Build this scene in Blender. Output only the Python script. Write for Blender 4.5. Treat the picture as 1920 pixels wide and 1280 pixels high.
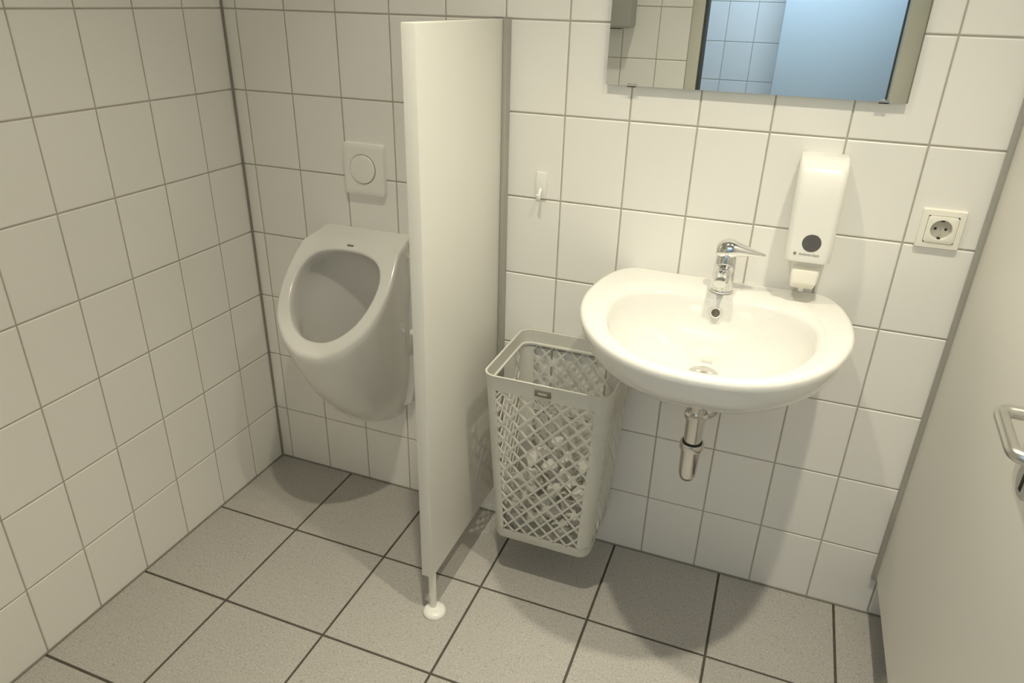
import bpy, bmesh, math, random
from mathutils import Vector, Matrix

for o in list(bpy.data.objects):
    bpy.data.objects.remove(o)
S = bpy.context.scene
C = S.collection

# ------------------------------------------------------------------ camera
FPX = 1338.836
cam_d = bpy.data.cameras.new('camera')
cam = bpy.data.objects.new('camera', cam_d)
C.objects.link(cam)
cam_d.sensor_fit = 'HORIZONTAL'
cam_d.sensor_width = 36.0
cam_d.lens = FPX / 1920.0 * 36.0
cam_d.clip_start = 0.01
_r = Vector((0.93304836, 0.35890174, 0.02470411)).normalized()
_f = Vector((-0.31354, 0.84495, -0.43330)).normalized()
_u = _r.cross(_f).normalized()
_r = _f.cross(_u).normalized()
cam.matrix_world = Matrix(((_r.x, _u.x, -_f.x, 1.43902),
                           (_r.y, _u.y, -_f.y, -1.64101),
                           (_r.z, _u.z, -_f.z, 1.43514),
                           (0, 0, 0, 1)))
S.camera = cam

# ------------------------------------------------------------------ world, exposure
W = bpy.data.worlds.new('world')
S.world = W
W.use_nodes = True
W.node_tree.nodes['Background'].inputs[0].default_value = (0.9, 0.95, 1.0, 1)
W.node_tree.nodes['Background'].inputs[1].default_value = 0.0
S.view_settings.view_transform = 'Standard'
S.view_settings.look = 'None'
S.view_settings.gamma = 1.0
S.view_settings.use_curve_mapping = False
S.view_settings.exposure = 0.0
S.cycles.max_bounces = 8
S.cycles.diffuse_bounces = 7
S.cycles.glossy_bounces = 4

# lamp data used by the lamp builders below
WARM = (1.0, 0.922, 0.715)
COOL = (0.58, 0.78, 1.0)
SPREAD = 90
LAMP_W = 5.6          # each downlight
OUTER_W = 11.0         # added cool lamp in place of the outer room's daylight
DOWNLIGHTS = [(0.98, -0.77, 0.90), (1.67, -0.77, 1.10)]     # x, y, share of the power
CEIL = 2.5

# ------------------------------------------------------------------ helpers
def link(o):
    C.objects.link(o)
    return o

def mesh_obj(name, verts, faces, mat, parent=None, smooth=None, loc=None):
    me = bpy.data.meshes.new(name)
    me.from_pydata([tuple(v) for v in verts], [], faces)
    me.validate()
    bm = bmesh.new(); bm.from_mesh(me)
    bmesh.ops.recalc_face_normals(bm, faces=bm.faces)
    bm.to_mesh(me); bm.free()
    return finish(name, me, mat, parent, smooth, loc)

def finish(name, me, mat, parent=None, smooth=None, loc=None):
    if mat is not None:
        me.materials.append(mat)
    if smooth is not None:
        for p in me.polygons:
            p.use_smooth = True
        me.set_sharp_from_angle(angle=math.radians(smooth))
    o = link(bpy.data.objects.new(name, me))
    if parent is not None:
        o.parent = parent
    if loc is not None:
        o.location = loc
    return o

def bm_obj(name, bm, mat, parent=None, smooth=None, loc=None):
    bmesh.ops.recalc_face_normals(bm, faces=bm.faces)
    me = bpy.data.meshes.new(name)
    bm.to_mesh(me); bm.free()
    return finish(name, me, mat, parent, smooth, loc)

def thing(name, label, cat, loc=(0, 0, 0), group=None, kind=None):
    o = link(bpy.data.objects.new(name, None))
    o.empty_display_size = 0.05
    o.location = loc
    tag(o, label, cat, group, kind)
    return o

def tag(o, label, cat, group=None, kind=None):
    if label: o['label'] = label
    if cat: o['category'] = cat
    if group: o['group'] = group
    if kind: o['kind'] = kind
    return o

def box_bm(lo, hi, bevel=0.0, seg=2, bm=None):
    b = bmesh.new() if bm is None else bm
    vs = [b.verts.new((x, y, z)) for x in (lo[0], hi[0]) for y in (lo[1], hi[1]) for z in (lo[2], hi[2])]
    fs = [(0, 1, 3, 2), (4, 6, 7, 5), (0, 4, 5, 1), (2, 3, 7, 6), (0, 2, 6, 4), (1, 5, 7, 3)]
    faces = [b.faces.new([vs[i] for i in f]) for f in fs]
    if bevel > 0:
        es = list({e for f in faces for e in f.edges})
        bmesh.ops.bevel(b, geom=es, offset=bevel, segments=seg, affect='EDGES', profile=0.5)
    return b

def box(name, lo, hi, mat, parent=None, bevel=0.0, seg=2, smooth=40):
    return bm_obj(name, box_bm(lo, hi, bevel, seg), mat, parent, smooth if bevel else None)

def loft(rings, cap0=False, cap1=False, closed=True):
    n = len(rings[0]); V = []; F = []
    for r in rings: V += list(r)
    m = n if closed else n - 1
    for i in range(len(rings) - 1):
        for j in range(m):
            k = (j + 1) % n
            F.append((i * n + j, i * n + k, (i + 1) * n + k, (i + 1) * n + j))
    if cap0: F.append(tuple(range(n - 1, -1, -1)))
    if cap1: F.append(tuple(range((len(rings) - 1) * n, len(rings) * n)))
    return V, F

def loft_obj(name, rings, mat, parent=None, cap0=False, cap1=False, smooth=50, closed=True):
    V, F = loft(rings, cap0, cap1, closed)
    return mesh_obj(name, V, F, mat, parent, smooth)

def lathe(profile, c=(0, 0, 0), axis='z', n=40):
    """profile: list of (r, h).  Returns rings round the axis through c."""
    rings = []
    for r, h in profile:
        r = max(r, 1e-5)
        ring = []
        for i in range(n):
            a = 2 * math.pi * i / n
            p = (r * math.cos(a), r * math.sin(a), h)
            if axis == 'y': p = (p[0], h, p[1])
            if axis == 'x': p = (h, p[0], p[1])
            ring.append((c[0] + p[0], c[1] + p[1], c[2] + p[2]))
        rings.append(ring)
    return rings

def lathe_obj(name, profile, c, mat, parent=None, axis='z', n=40, smooth=40, caps=True):
    return loft_obj(name, lathe(profile, c, axis, n), mat, parent, caps, caps, smooth)

def tube_rings(pts, rad, n=16):
    pts = [Vector(p) for p in pts]
    rings = []
    up = None
    for i, p in enumerate(pts):
        a = pts[max(i - 1, 0)]; b = pts[min(i + 1, len(pts) - 1)]
        t = (b - a).normalized()
        if up is None:
            up = Vector((0, 0, 1)) if abs(t.z) < 0.9 else Vector((0, 1, 0))
        s = t.cross(up).normalized()
        up = s.cross(t).normalized()
        r = rad[i] if isinstance(rad, (list, tuple)) else rad
        rings.append([tuple(p + s * math.cos(2 * math.pi * k / n) * r + up * math.sin(2 * math.pi * k / n) * r) for k in range(n)])
    return rings

def arc_path(pts, r, seg=6):
    """Polyline with its corners rounded."""
    P = [Vector(p) for p in pts]
    out = [P[0]]
    for i in range(1, len(P) - 1):
        a = (P[i - 1] - P[i]).normalized(); b = (P[i + 1] - P[i]).normalized()
        p0 = P[i] + a * r; p1 = P[i] + b * r
        for k in range(seg + 1):
            t = k / seg
            out.append(p0 * (1 - t) ** 2 + P[i] * 2 * t * (1 - t) + p1 * t ** 2)
    out.append(P[-1])
    return out

def rrect(x0, x1, y0, y1, r, seg=6):
    """Rounded rectangle outline, counter-clockwise, list of (x, y)."""
    out = []
    for cx, cy, a0 in ((x1 - r, y1 - r, 0), (x0 + r, y1 - r, 90), (x0 + r, y0 + r, 180), (x1 - r, y0 + r, 270)):
        for k in range(seg + 1):
            a = math.radians(a0 + 90 * k / seg)
            out.append((cx + r * math.cos(a), cy + r * math.sin(a)))
    return out

def smooth_closed(pts, n):
    """Closed Catmull-Rom through pts resampled to n points."""
    P = [Vector(p) for p in pts]; m = len(P); out = []
    dense = []
    for i in range(m):
        p0, p1, p2, p3 = P[i - 1], P[i], P[(i + 1) % m], P[(i + 2) % m]
        for k in range(24):
            t = k / 24
            dense.append(0.5 * ((2 * p1) + (p2 - p0) * t + (2 * p0 - 5 * p1 + 4 * p2 - p3) * t * t + (3 * p1 - p0 - 3 * p2 + p3) * t ** 3))
    L = [0]
    for i in range(len(dense)):
        L.append(L[-1] + (dense[(i + 1) % len(dense)] - dense[i]).length)
    j = 0
    for k in range(n):
        s = L[-1] * k / n
        while L[j + 1] < s: j += 1
        t = (s - L[j]) / max(L[j + 1] - L[j], 1e-9)
        out.append(dense[j].lerp(dense[(j + 1) % len(dense)], t))
    return out

# ------------------------------------------------------------------ materials
def material(name, col, rough=0.5, metal=0.0, spec=0.5, noise=None, bump=None, rand=0.0, speck=None, coat=0.0, emit=None, trans=None):
    m = bpy.data.materials.new(name); m.use_nodes = True
    nt = m.node_tree; N = nt.nodes; L = nt.links
    b = N['Principled BSDF']
    b.inputs['Base Color'].default_value = (*col, 1)
    b.inputs['Roughness'].default_value = rough
    b.inputs['Metallic'].default_value = metal
    b.inputs['Specular IOR Level'].default_value = spec
    b.inputs['Coat Weight'].default_value = coat
    b.inputs['Coat Roughness'].default_value = 0.05
    if emit:
        b.inputs['Emission Color'].default_value = (*emit[0], 1)
        b.inputs['Emission Strength'].default_value = emit[1]
    geo = N.new('ShaderNodeNewGeometry')
    cur = None
    def rgb(c):
        n = N.new('ShaderNodeRGB'); n.outputs[0].default_value = (*c, 1); return n.outputs[0]
    if noise or rand or speck:
        cur = rgb(col)
    if noise:                                   # (scale, second colour, amount)
        t = N.new('ShaderNodeTexNoise'); t.inputs['Scale'].default_value = noise[0]; t.inputs['Detail'].default_value = 4
        L.new(geo.outputs['Position'], t.inputs['Vector'])
        r = N.new('ShaderNodeMapRange'); r.inputs[1].default_value = 0.35; r.inputs[2].default_value = 0.68
        r.inputs[4].default_value = noise[2]
        L.new(t.outputs['Fac'], r.inputs[0])
        x = N.new('ShaderNodeMix'); x.data_type = 'RGBA'
        L.new(r.outputs[0], x.inputs[0]); L.new(cur, x.inputs[6]); L.new(rgb(noise[1]), x.inputs[7])
        cur = x.outputs[2]
    if speck:                                   # list of (scale, threshold lo, hi, colour, amount)
        for sc, lo, hi, c2, am in speck:
            t = N.new('ShaderNodeTexNoise'); t.inputs['Scale'].default_value = sc; t.inputs['Detail'].default_value = 2
            L.new(geo.outputs['Position'], t.inputs['Vector'])
            r = N.new('ShaderNodeMapRange'); r.inputs[1].default_value = lo; r.inputs[2].default_value = hi; r.inputs[4].default_value = am
            L.new(t.outputs['Fac'], r.inputs[0])
            x = N.new('ShaderNodeMix'); x.data_type = 'RGBA'
            L.new(r.outputs[0], x.inputs[0]); L.new(cur, x.inputs[6]); L.new(rgb(c2), x.inputs[7])
            cur = x.outputs[2]
    if rand:
        oi = N.new('ShaderNodeObjectInfo')
        r = N.new('ShaderNodeMapRange'); r.inputs[3].default_value = 1 - rand; r.inputs[4].default_value = 1 + rand
        L.new(oi.outputs['Random'], r.inputs[0])
        x = N.new('ShaderNodeMix'); x.data_type = 'RGBA'; x.blend_type = 'MULTIPLY'; x.inputs[0].default_value = 1
        L.new(cur, x.inputs[6]); L.new(r.outputs[0], x.inputs[7])
        cur = x.outputs[2]
    if cur is not None:
        L.new(cur, b.inputs['Base Color'])
    if bump:                                    # (scale, strength, distance)
        t = N.new('ShaderNodeTexNoise'); t.inputs['Scale'].default_value = bump[0]; t.inputs['Detail'].default_value = 3
        L.new(geo.outputs['Position'], t.inputs['Vector'])
        bp = N.new('ShaderNodeBump'); bp.inputs['Strength'].default_value = bump[1]; bp.inputs['Distance'].default_value = bump[2]
        L.new(t.outputs['Fac'], bp.inputs['Height']); L.new(bp.outputs[0], b.inputs['Normal'])
    return m

M = {
    'tile': material('wall_tile_glaze', (0.905, 0.89, 0.86), 0.38, noise=(2.2, (0.885, 0.87, 0.835), 0.7), rand=0.012, bump=(9, 0.05, 0.002)),
    'grout': material('wall_grout', (0.50, 0.47, 0.41), 0.9, noise=(30, (0.43, 0.40, 0.345), 0.8)),
    'silicone': material('grey_silicone', (0.30, 0.285, 0.25), 0.6, noise=(12, (0.25, 0.24, 0.2), 0.6)),
    'floor_tile': material('floor_tile_granite', (0.48, 0.46, 0.435), 0.55, noise=(3, (0.45, 0.435, 0.41), 0.8), rand=0.025,
                           speck=[(250, 0.57, 0.64, (0.22, 0.20, 0.17), 0.52), (210, 0.56, 0.66, (0.70, 0.67, 0.62), 0.45), (95, 0.63, 0.70, (0.26, 0.23, 0.19), 0.40)],
                           bump=(260, 0.12, 0.0008)),
    'floor_grout': material('floor_grout_dark', (0.085, 0.075, 0.06), 0.9, noise=(25, (0.12, 0.105, 0.085), 0.7)),
    'ceramic': material('white_sanitary_ceramic', (0.86, 0.85, 0.825), 0.12, coat=0.5, noise=(3, (0.84, 0.83, 0.80), 0.5)),
    'urinal': material('urinal_ceramic', (0.80, 0.79, 0.765), 0.14, coat=0.4, noise=(3, (0.78, 0.77, 0.74), 0.5)),
    'hpl': material('white_laminate_panel', (0.82, 0.81, 0.76), 0.42, noise=(1.6, (0.80, 0.79, 0.74), 0.6), bump=(600, 0.04, 0.0004)),
    'door': material('white_door_laminate', (0.93, 0.915, 0.87), 0.42, noise=(1.4, (0.91, 0.895, 0.85), 0.6), bump=(600, 0.04, 0.0004)),
    'alu': material('anodised_aluminium', (0.46, 0.45, 0.41), 0.45, metal=0.35, noise=(6, (0.42, 0.41, 0.37), 0.5)),
    'plastic': material('white_plastic', (0.92, 0.91, 0.87), 0.28, noise=(5, (0.82, 0.81, 0.77), 0.4)),
    'cream': material('cream_plastic', (0.93, 0.905, 0.82), 0.28, noise=(5, (0.91, 0.885, 0.80), 0.4)),
    'basket': material('pale_grey_plastic', (0.66, 0.65, 0.60), 0.45, noise=(4, (0.63, 0.62, 0.57), 0.5)),
    'badge': material('grey_badge', (0.19, 0.175, 0.14), 0.5, noise=(60, (0.16, 0.15, 0.12), 0.5)),
    'badge_line': material('badge_relief', (0.42, 0.39, 0.33), 0.5, noise=(60, (0.38, 0.35, 0.3), 0.5)),
    'chrome': material('chrome', (0.82, 0.82, 0.82), 0.07, metal=1.0, noise=(8, (0.78, 0.78, 0.78), 0.5)),
    'chrome_dull': material('chrome_dull', (0.72, 0.71, 0.69), 0.16, metal=1.0, noise=(8, (0.66, 0.65, 0.63), 0.5)),
    'rubber': material('black_rubber', (0.02, 0.02, 0.02), 0.6, noise=(30, (0.03, 0.03, 0.03), 0.5)),
    'satin': material('satin_stainless', (0.66, 0.645, 0.61), 0.3, metal=1.0, noise=(7, (0.6, 0.59, 0.56), 0.5)),
    'mirror': material('mirror_silver', (0.86, 0.90, 0.90), 0.0, metal=1.0),
    'glass_edge': material('mirror_glass_edge', (0.42, 0.52, 0.50), 0.15, noise=(20, (0.36, 0.46, 0.44), 0.4)),
    'window': material('smoked_window', (0.115, 0.11, 0.105), 0.3, noise=(30, (0.10, 0.095, 0.09), 0.5)),
    'hole': material('dark_hole', (0.03, 0.027, 0.022), 0.8, noise=(30, (0.02, 0.018, 0.015), 0.5)),
    'brown': material('brown_overflow_depth', (0.13, 0.11, 0.085), 0.8, noise=(60, (0.16, 0.14, 0.11), 0.6)),
    'ink': material('grey_print', (0.22, 0.21, 0.19), 0.6, noise=(200, (0.26, 0.25, 0.23), 0.5)),
    'socket_in': material('socket_recess', (0.55, 0.53, 0.46), 0.4, noise=(20, (0.5, 0.48, 0.42), 0.5)),
    'paper': material('white_paper_towel', (0.74, 0.72, 0.68), 0.9, noise=(25, (0.66, 0.64, 0.60), 0.7), bump=(140, 0.4, 0.003)),
    'ceil': material('white_ceiling_paint', (0.90, 0.89, 0.86), 0.9, noise=(3, (0.88, 0.87, 0.84), 0.5)),
    'plaster': material('white_plaster', (0.82, 0.81, 0.79), 0.9, noise=(4, (0.80, 0.79, 0.77), 0.5)),
    'frame': material('olive_white_door_frame', (0.62, 0.605, 0.53), 0.4, noise=(4, (0.59, 0.58, 0.51), 0.5)),
    'dark_jamb_strip': material('dark_jamb_colour', (0.07, 0.07, 0.06), 0.6, noise=(20, (0.09, 0.09, 0.08), 0.5)),
    'dispgrey': material('grey_towel_dispenser', (0.40, 0.40, 0.36), 0.4, noise=(5, (0.36, 0.36, 0.33), 0.5)),
    'blue': material('pale_blue_patch', (0.80, 0.90, 0.95), 0.6, noise=(2, (0.79, 0.89, 0.94), 0.4)),
    'lamp_w': material('warm_diffuser', (0.9, 0.88, 0.82), 0.5, noise=(9, (0.88, 0.86, 0.8), 0.4), emit=(WARM, 14.0)),
    'lamp_c': material('added_lamp_diffuser', (0.9, 0.92, 0.95), 0.5, noise=(9, (0.88, 0.9, 0.93), 0.4), emit=(COOL, 8.0)),
}

# ------------------------------------------------------------------ room shell
WT = 0.0022          # how far wall tiles stand proud of the grout
GW = 0.0036          # wall joint width
ROW0 = 0.1928        # top of the cut row on the floor
ROWH = 0.20
TW = 0.15048
_tile_cache = {}

def tile_mesh(w, h, d, bev, mat):
    """Pillow-edged tile in the local xy plane, facing +z; 18 triangles."""
    key = (round(w, 4), round(h, 4), d, mat.name)
    if key in _tile_cache: return _tile_cache[key]
    V = []
    for (e, z) in ((0, -0.002), (0, d - bev * 0.7), (bev, d)):
        V += [(e, e, z), (w - e, e, z), (w - e, h - e, z), (e, h - e, z)]
    F = [(8, 9, 10, 11)]
    for i in (0, 4):
        for j in range(4):
            k = (j + 1) % 4
            F.append((i + j, i + k, i + 4 + k, i + 4 + j))
    me = bpy.data.meshes.new('tile')
    me.from_pydata(V, [], F); me.update()
    me.materials.append(mat)
    _tile_cache[key] = me
    return me

rnd = random.Random(5)
def tile_grid(parent, us, vs, frame, d, gap, bev, mat, skip=None, jit=0.0002):
    """frame(u, v) -> (location, 3x3 columns). us/vs are joint positions."""
    for i in range(len(us) - 1):
        for j in range(len(vs) - 1):
            u0, u1, v0, v1 = us[i], us[i + 1], vs[j], vs[j + 1]
            if skip and skip(0.5 * (u0 + u1), 0.5 * (v0 + v1)): continue
            w = u1 - u0 - gap; h = v1 - v0 - gap
            if w < 0.005 or h < 0.005: continue
            o = link(bpy.data.objects.new('tile', tile_mesh(w, h, d, bev, mat)))
            loc, R = frame(u0 + gap / 2, v0 + gap / 2)
            o.parent = parent
            Mx = R.to_4x4()
            Mx.translation = Vector(loc) + R @ Vector((0, 0, rnd.uniform(-jit, jit)))
            o.matrix_local = Mx

def cols(a): return Matrix(a).transposed()
R_BACK = cols(((1, 0, 0), (0, 0, 1), (0, -1, 0)))        # u=x, v=z, normal -y
R_FRONT = cols(((-1, 0, 0), (0, 0, 1), (0, 1, 0)))       # u=-x, v=z, normal +y
R_LEFT = cols(((0, 1, 0), (0, 0, 1), (1, 0, 0)))         # u=y, v=z, normal +x
R_FLOOR = Matrix.Identity(3)

rows = [0.0, ROW0] + [ROW0 + ROWH * k for k in range(1, 12)] + [CEIL]
XR = 2.60            # right wall of the cubicle
YF = -1.60           # inner face of the front wall (doorway)
YO = -1.72           # its outer face
YFAR = -2.80         # far wall of the outer room
DX0, DX1, DH = 1.03, 1.765, 2.06

def structure(name, lo, hi, mat, label=None, cat=None):
    o = box(name, lo, hi, mat)
    o['kind'] = 'structure'
    if label: o['label'] = label
    if cat: o['category'] = cat
    return o

floor = structure('floor', (-0.1, YFAR - 0.1, -0.1), (XR + 0.1, 0.1, -0.0025), M['floor_grout'], 'speckled light grey floor tiles with dark joints', 'floor')
fx = [0.0] + [0.2751 + 0.298 * k for k in range(8)] + [XR]
fy = [YFAR] + [-(0.3026 + 0.298 * k) for k in range(8, -1, -1)] + [0.0]
tile_grid(floor, fx, fy, lambda u, v: ((u, v, -0.0025), R_FLOOR), 0.0025, 0.0062, 0.0012, M['floor_tile'])

wb = structure('wall_back', (-0.1, WT, -0.1), (XR + 0.1, 0.1, CEIL + 0.02), M['grout'], 'white tiled back wall behind urinal and washbasin', 'wall')
bx_ = [0.0] + [0.042 + TW * k for k in range(17)] + [XR]
tile_grid(wb, bx_, rows, lambda u, v: ((u, WT, v), R_BACK), WT, GW, 0.0020, M['tile'])

wl = structure('wall_left', (-0.1, YO, -0.1), (-WT, WT, CEIL + 0.02), M['grout'], 'white tiled left wall beside the urinal', 'wall')
ly = [YF] + [-(0.1349 + 0.1509 * k) for k in range(9, -1, -1)] + [0.0]
tile_grid(wl, ly, rows, lambda u, v: ((-WT, u, v), R_LEFT), WT, GW, 0.0020, M['tile'])

# front wall with the doorway the camera looks in through (seen in the mirror)
wfm = bmesh.new()
for lo, hi in (((-0.1, YO, 0), (DX0 - 0.045, YF - WT, CEIL)), ((DX1 + 0.045, YO, 0), (XR + 0.1, YF - WT, CEIL)),
               ((DX0 - 0.045, YO, DH + 0.045), (DX1 + 0.045, YF - WT, CEIL))):
    box_bm(lo, hi, bm=wfm)
wf = bm_obj('wall_front', wfm, M['grout']); wf['kind'] = 'structure'
wf['label'] = 'tiled front wall with open doorway, seen in the mirror'; wf['category'] = 'wall'
frows = [0.0, ROW0 + 0.025] + [ROW0 + 0.025 + ROWH * k for k in range(1, 12)] + [CEIL]
fcols = [0.0] + [0.855 - 0.15 * k for k in range(5, -1, -1)] + [DX0 - 0.047]
tile_grid(wf, [-u for u in reversed(fcols)], frows, lambda u, v: ((-u, YF - WT, v), R_FRONT), WT, GW, 0.0020, M['tile'])

tr = thing('trim_1', 'olive white steel door frame of the doorway seen in the mirror', 'door frame', (DX0, YF, 0), kind='structure')
def part_abs(o, root):
    o.parent = root
    o.matrix_parent_inverse = Matrix.Translation(root.location).inverted()
    return o
for nm, lo, hi in (('jamb', (DX0 - 0.046, YO - 0.004, 0), (DX0, YF + 0.004, DH)), ('jamb', (DX1, YO - 0.004, 0), (DX1 + 0.066, YF + 0.004, DH)),
                   ('lintel', (DX0 - 0.046, YO - 0.004, DH), (DX1 + 0.066, YF + 0.004, DH + 0.046))):
    part_abs(box(nm, lo, hi, M['frame'], None, 0.003), tr)
part_abs(box('dark_jamb_strip', (DX0, YF - 0.095, 0.0), (DX0 + 0.010, YF - 0.012, DH), M['dark_jamb_strip'], None, 0.002), tr)  # dark strip puts the shade of the jamb face into its colour
part_abs(box('dark_jamb_strip', (DX1 - 0.004, YF - 0.095, 0.0), (DX1, YF - 0.055, DH), M['dark_jamb_strip'], None, 0.001), tr)

structure('wall_right', (XR, YFAR, -0.1), (XR + 0.1, 0.1, CEIL + 0.02), M['plaster'], 'plain wall at the far side of the cubicle', 'wall')
wo = structure('wall_far', (-0.1, YFAR - 0.1, -0.1), (XR + 0.1, YFAR - WT, CEIL + 0.02), M['grout'], 'tiled wall of the daylit outer room seen in the mirror', 'wall')
oc = [0.10] + [0.254 + 0.1505 * k for k in range(15)] + [XR]
orows = [0.0] + [0.0475 + ROWH * k for k in range(0, 13)]
tile_grid(wo, [-u for u in reversed(oc)], orows, lambda u, v: ((-u, YFAR - WT, v), R_FRONT), WT, GW, 0.0020, M['tile'])
structure('wall_outer', (-0.1, YFAR, -0.1), (0.10, YO, CEIL + 0.02), M['plaster'], 'plain side wall of the outer room', 'wall')
structure('ceiling', (-0.1, YFAR - 0.1, CEIL), (XR + 0.1, 0.1, CEIL + 0.1), M['ceil'], 'white ceiling above the washroom', 'ceiling')

# silicone joints: corner and wall foot
box('trim_2', (-0.0005, -0.0052, 0.001), (0.0052, 0.0003, CEIL - 0.001), M['silicone'])['kind'] = 'structure'
bpy.data.objects['trim_2']['label'] = 'grey silicone joint in the corner of the tiled walls'; bpy.data.objects['trim_2']['category'] = 'joint'
for nm, lo, hi, lb in (('trim_3', (0.006, -0.0036, -0.0004), (XR - 0.01, 0.0003, 0.0036), 'grey joint where the back wall meets the floor'),
                       ('trim_4', (-0.0003, YF + 0.01, -0.0004), (0.0036, -0.006, 0.0036), 'grey joint where the left wall meets the floor')):
    o = box(nm, lo, hi, M['silicone']); o['kind'] = 'structure'; o['label'] = lb; o['category'] = 'joint'

# ------------------------------------------------------------------ lamps
def area(name, loc, size, watts, col, parent, shape='DISK', size_y=None):
    d = bpy.data.lights.new(name, 'AREA'); d.shape = shape; d.size = size
    if size_y: d.size_y = size_y
    d.energy = watts; d.color = col
    o = link(bpy.data.objects.new(name, d)); o.location = loc
    if parent: part_abs(o, parent)
    return o
for i, (x, y, share) in enumerate(DOWNLIGHTS):
    t = thing('ceiling_downlight', 'round recessed ceiling downlight ' + ('nearer the urinal' if i == 0 else 'above the washbasin'), 'light', (x, y, CEIL), 'ceiling downlights')
    part_abs(lathe_obj('ring', [(0.058, 0.0), (0.085, 0.0), (0.085, -0.006), (0.075, -0.012), (0.060, -0.010), (0.058, -0.002)], (x, y, CEIL), M['plastic'], None), t)
    part_abs(lathe_obj('diffuser', [(0.001, -0.001), (0.058, -0.001), (0.058, -0.004), (0.001, -0.004)], (x, y, CEIL), M['lamp_w'], None), t)
    area('lamp', (x, y, CEIL - 0.014), 0.055, LAMP_W * share, WARM, t).data.spread = math.radians(SPREAD)
t = thing('daylight_stand_in', 'added cool strip lamp above the doorway, standing in for outer-room daylight', 'light', (1.35, YO, 2.30))  # added unseen lamp, stands in for daylight in the outer room
part_abs(box('housing', (1.05, YO - 0.05, 2.27), (1.65, YO - 0.004, 2.36), M['plastic'], None, 0.004), t)
part_abs(box('diffuser', (1.06, YO - 0.056, 2.28), (1.64, YO - 0.05, 2.35), M['lamp_c'], None, 0.001), t)
o = area('lamp', (1.35, YO - 0.066, 2.31), 0.56, OUTER_W, COOL, t, 'RECTANGLE', 0.06)
o.rotation_euler = (math.radians(-62), 0, 0)
o.data.spread = math.radians(130)

# ------------------------------------------------------------------ urinal
UC = 0.402
t = thing('urinal', 'white ceramic wall urinal with oval open bowl in the tiled corner', 'urinal', (UC, 0, 0.25))
def U(o): return part_abs(o, t)
def onplane(y): return 0.935 + 1.0 * y
NU = 96
# outer edge of the top and rim: wall edge, sloping rim, lip (half outline, mirrored)
half = [(0.000, -0.3255, 0), (0.030, -0.3235, 0), (0.062, -0.314, 0), (0.098, -0.294, 0), (0.133, -0.260, 0), (0.150, -0.223, 0), (0.157, -0.180, 0), (0.155, -0.140, 0), (0.148, -0.105, 0)]
def rim_pts(scale_x=1.0):
    pts = []
    right = [(x, y) for x, y, _ in half]
    left = [(-x, y) for x, y in reversed(right[1:])]
    return left + right          # from upper left round the lip to upper right
lo_pts = rim_pts()
N1 = 72
def resample(pts, n):
    P = [Vector((p[0], p[1], p[2] if len(p) > 2 else 0)) for p in pts]
    dense = []
    m = len(P)
    for i in range(m - 1):
        p0 = P[max(i - 1, 0)]; p1 = P[i]; p2 = P[i + 1]; p3 = P[min(i + 2, m - 1)]
        for k in range(20):
            q = k / 20
            dense.append(0.5 * ((2 * p1) + (p2 - p0) * q + (2 * p0 - 5 * p1 + 4 * p2 - p3) * q * q + (3 * p1 - p0 - 3 * p2 + p3) * q ** 3))
    dense.append(P[-1])
    L = [0]
    for i in range(len(dense) - 1): L.append(L[-1] + (dense[i + 1] - dense[i]).length)
    out = []; j = 0
    for k in range(n):
        s = L[-1] * k / (n - 1)
        while j < len(L) - 2 and L[j + 1] < s: j += 1
        out.append(dense[j].lerp(dense[j + 1], (s - L[j]) / max(L[j + 1] - L[j], 1e-9)))
    return out
arc = [Vector((UC + p.x, p.y, onplane(p.y))) for p in resample(lo_pts, N1)]      # rim arc
ztop = 0.853
# shoulder: rim plane bends to the nearly level top behind y=-0.085
def top_z(y): 
    k = onplane(y)
    return k if y < -0.105 else min(k, ztop - 0.02 * max(0, -y) / 0.1)
arc = [Vector((p.x, p.y, top_z(p.y))) for p in arc]
nb = NU - N1
ur = arc[-1]; ul = arc[0]
back = []
side_n = 7
for k in range(1, side_n + 1):                      # right side back to the wall
    q = k / side_n; y = ur.y * (1 - q)
    back.append(Vector((UC + 0.148 - 0.016 * q, y, top_z(y) if q < 1 else ztop)))
mid = nb - 2 * side_n
for k in range(1, mid + 1):
    q = k / (mid + 1)
    back.append(Vector((UC + 0.132 - 0.264 * q, 0, ztop)))
for k in range(side_n, 0, -1):
    q = k / side_n; y = ul.y * (1 - q)
    back.append(Vector((UC - 0.148 + 0.016 * q, y, top_z(y) if q < 1 else ztop)))
outer = arc + back
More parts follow.
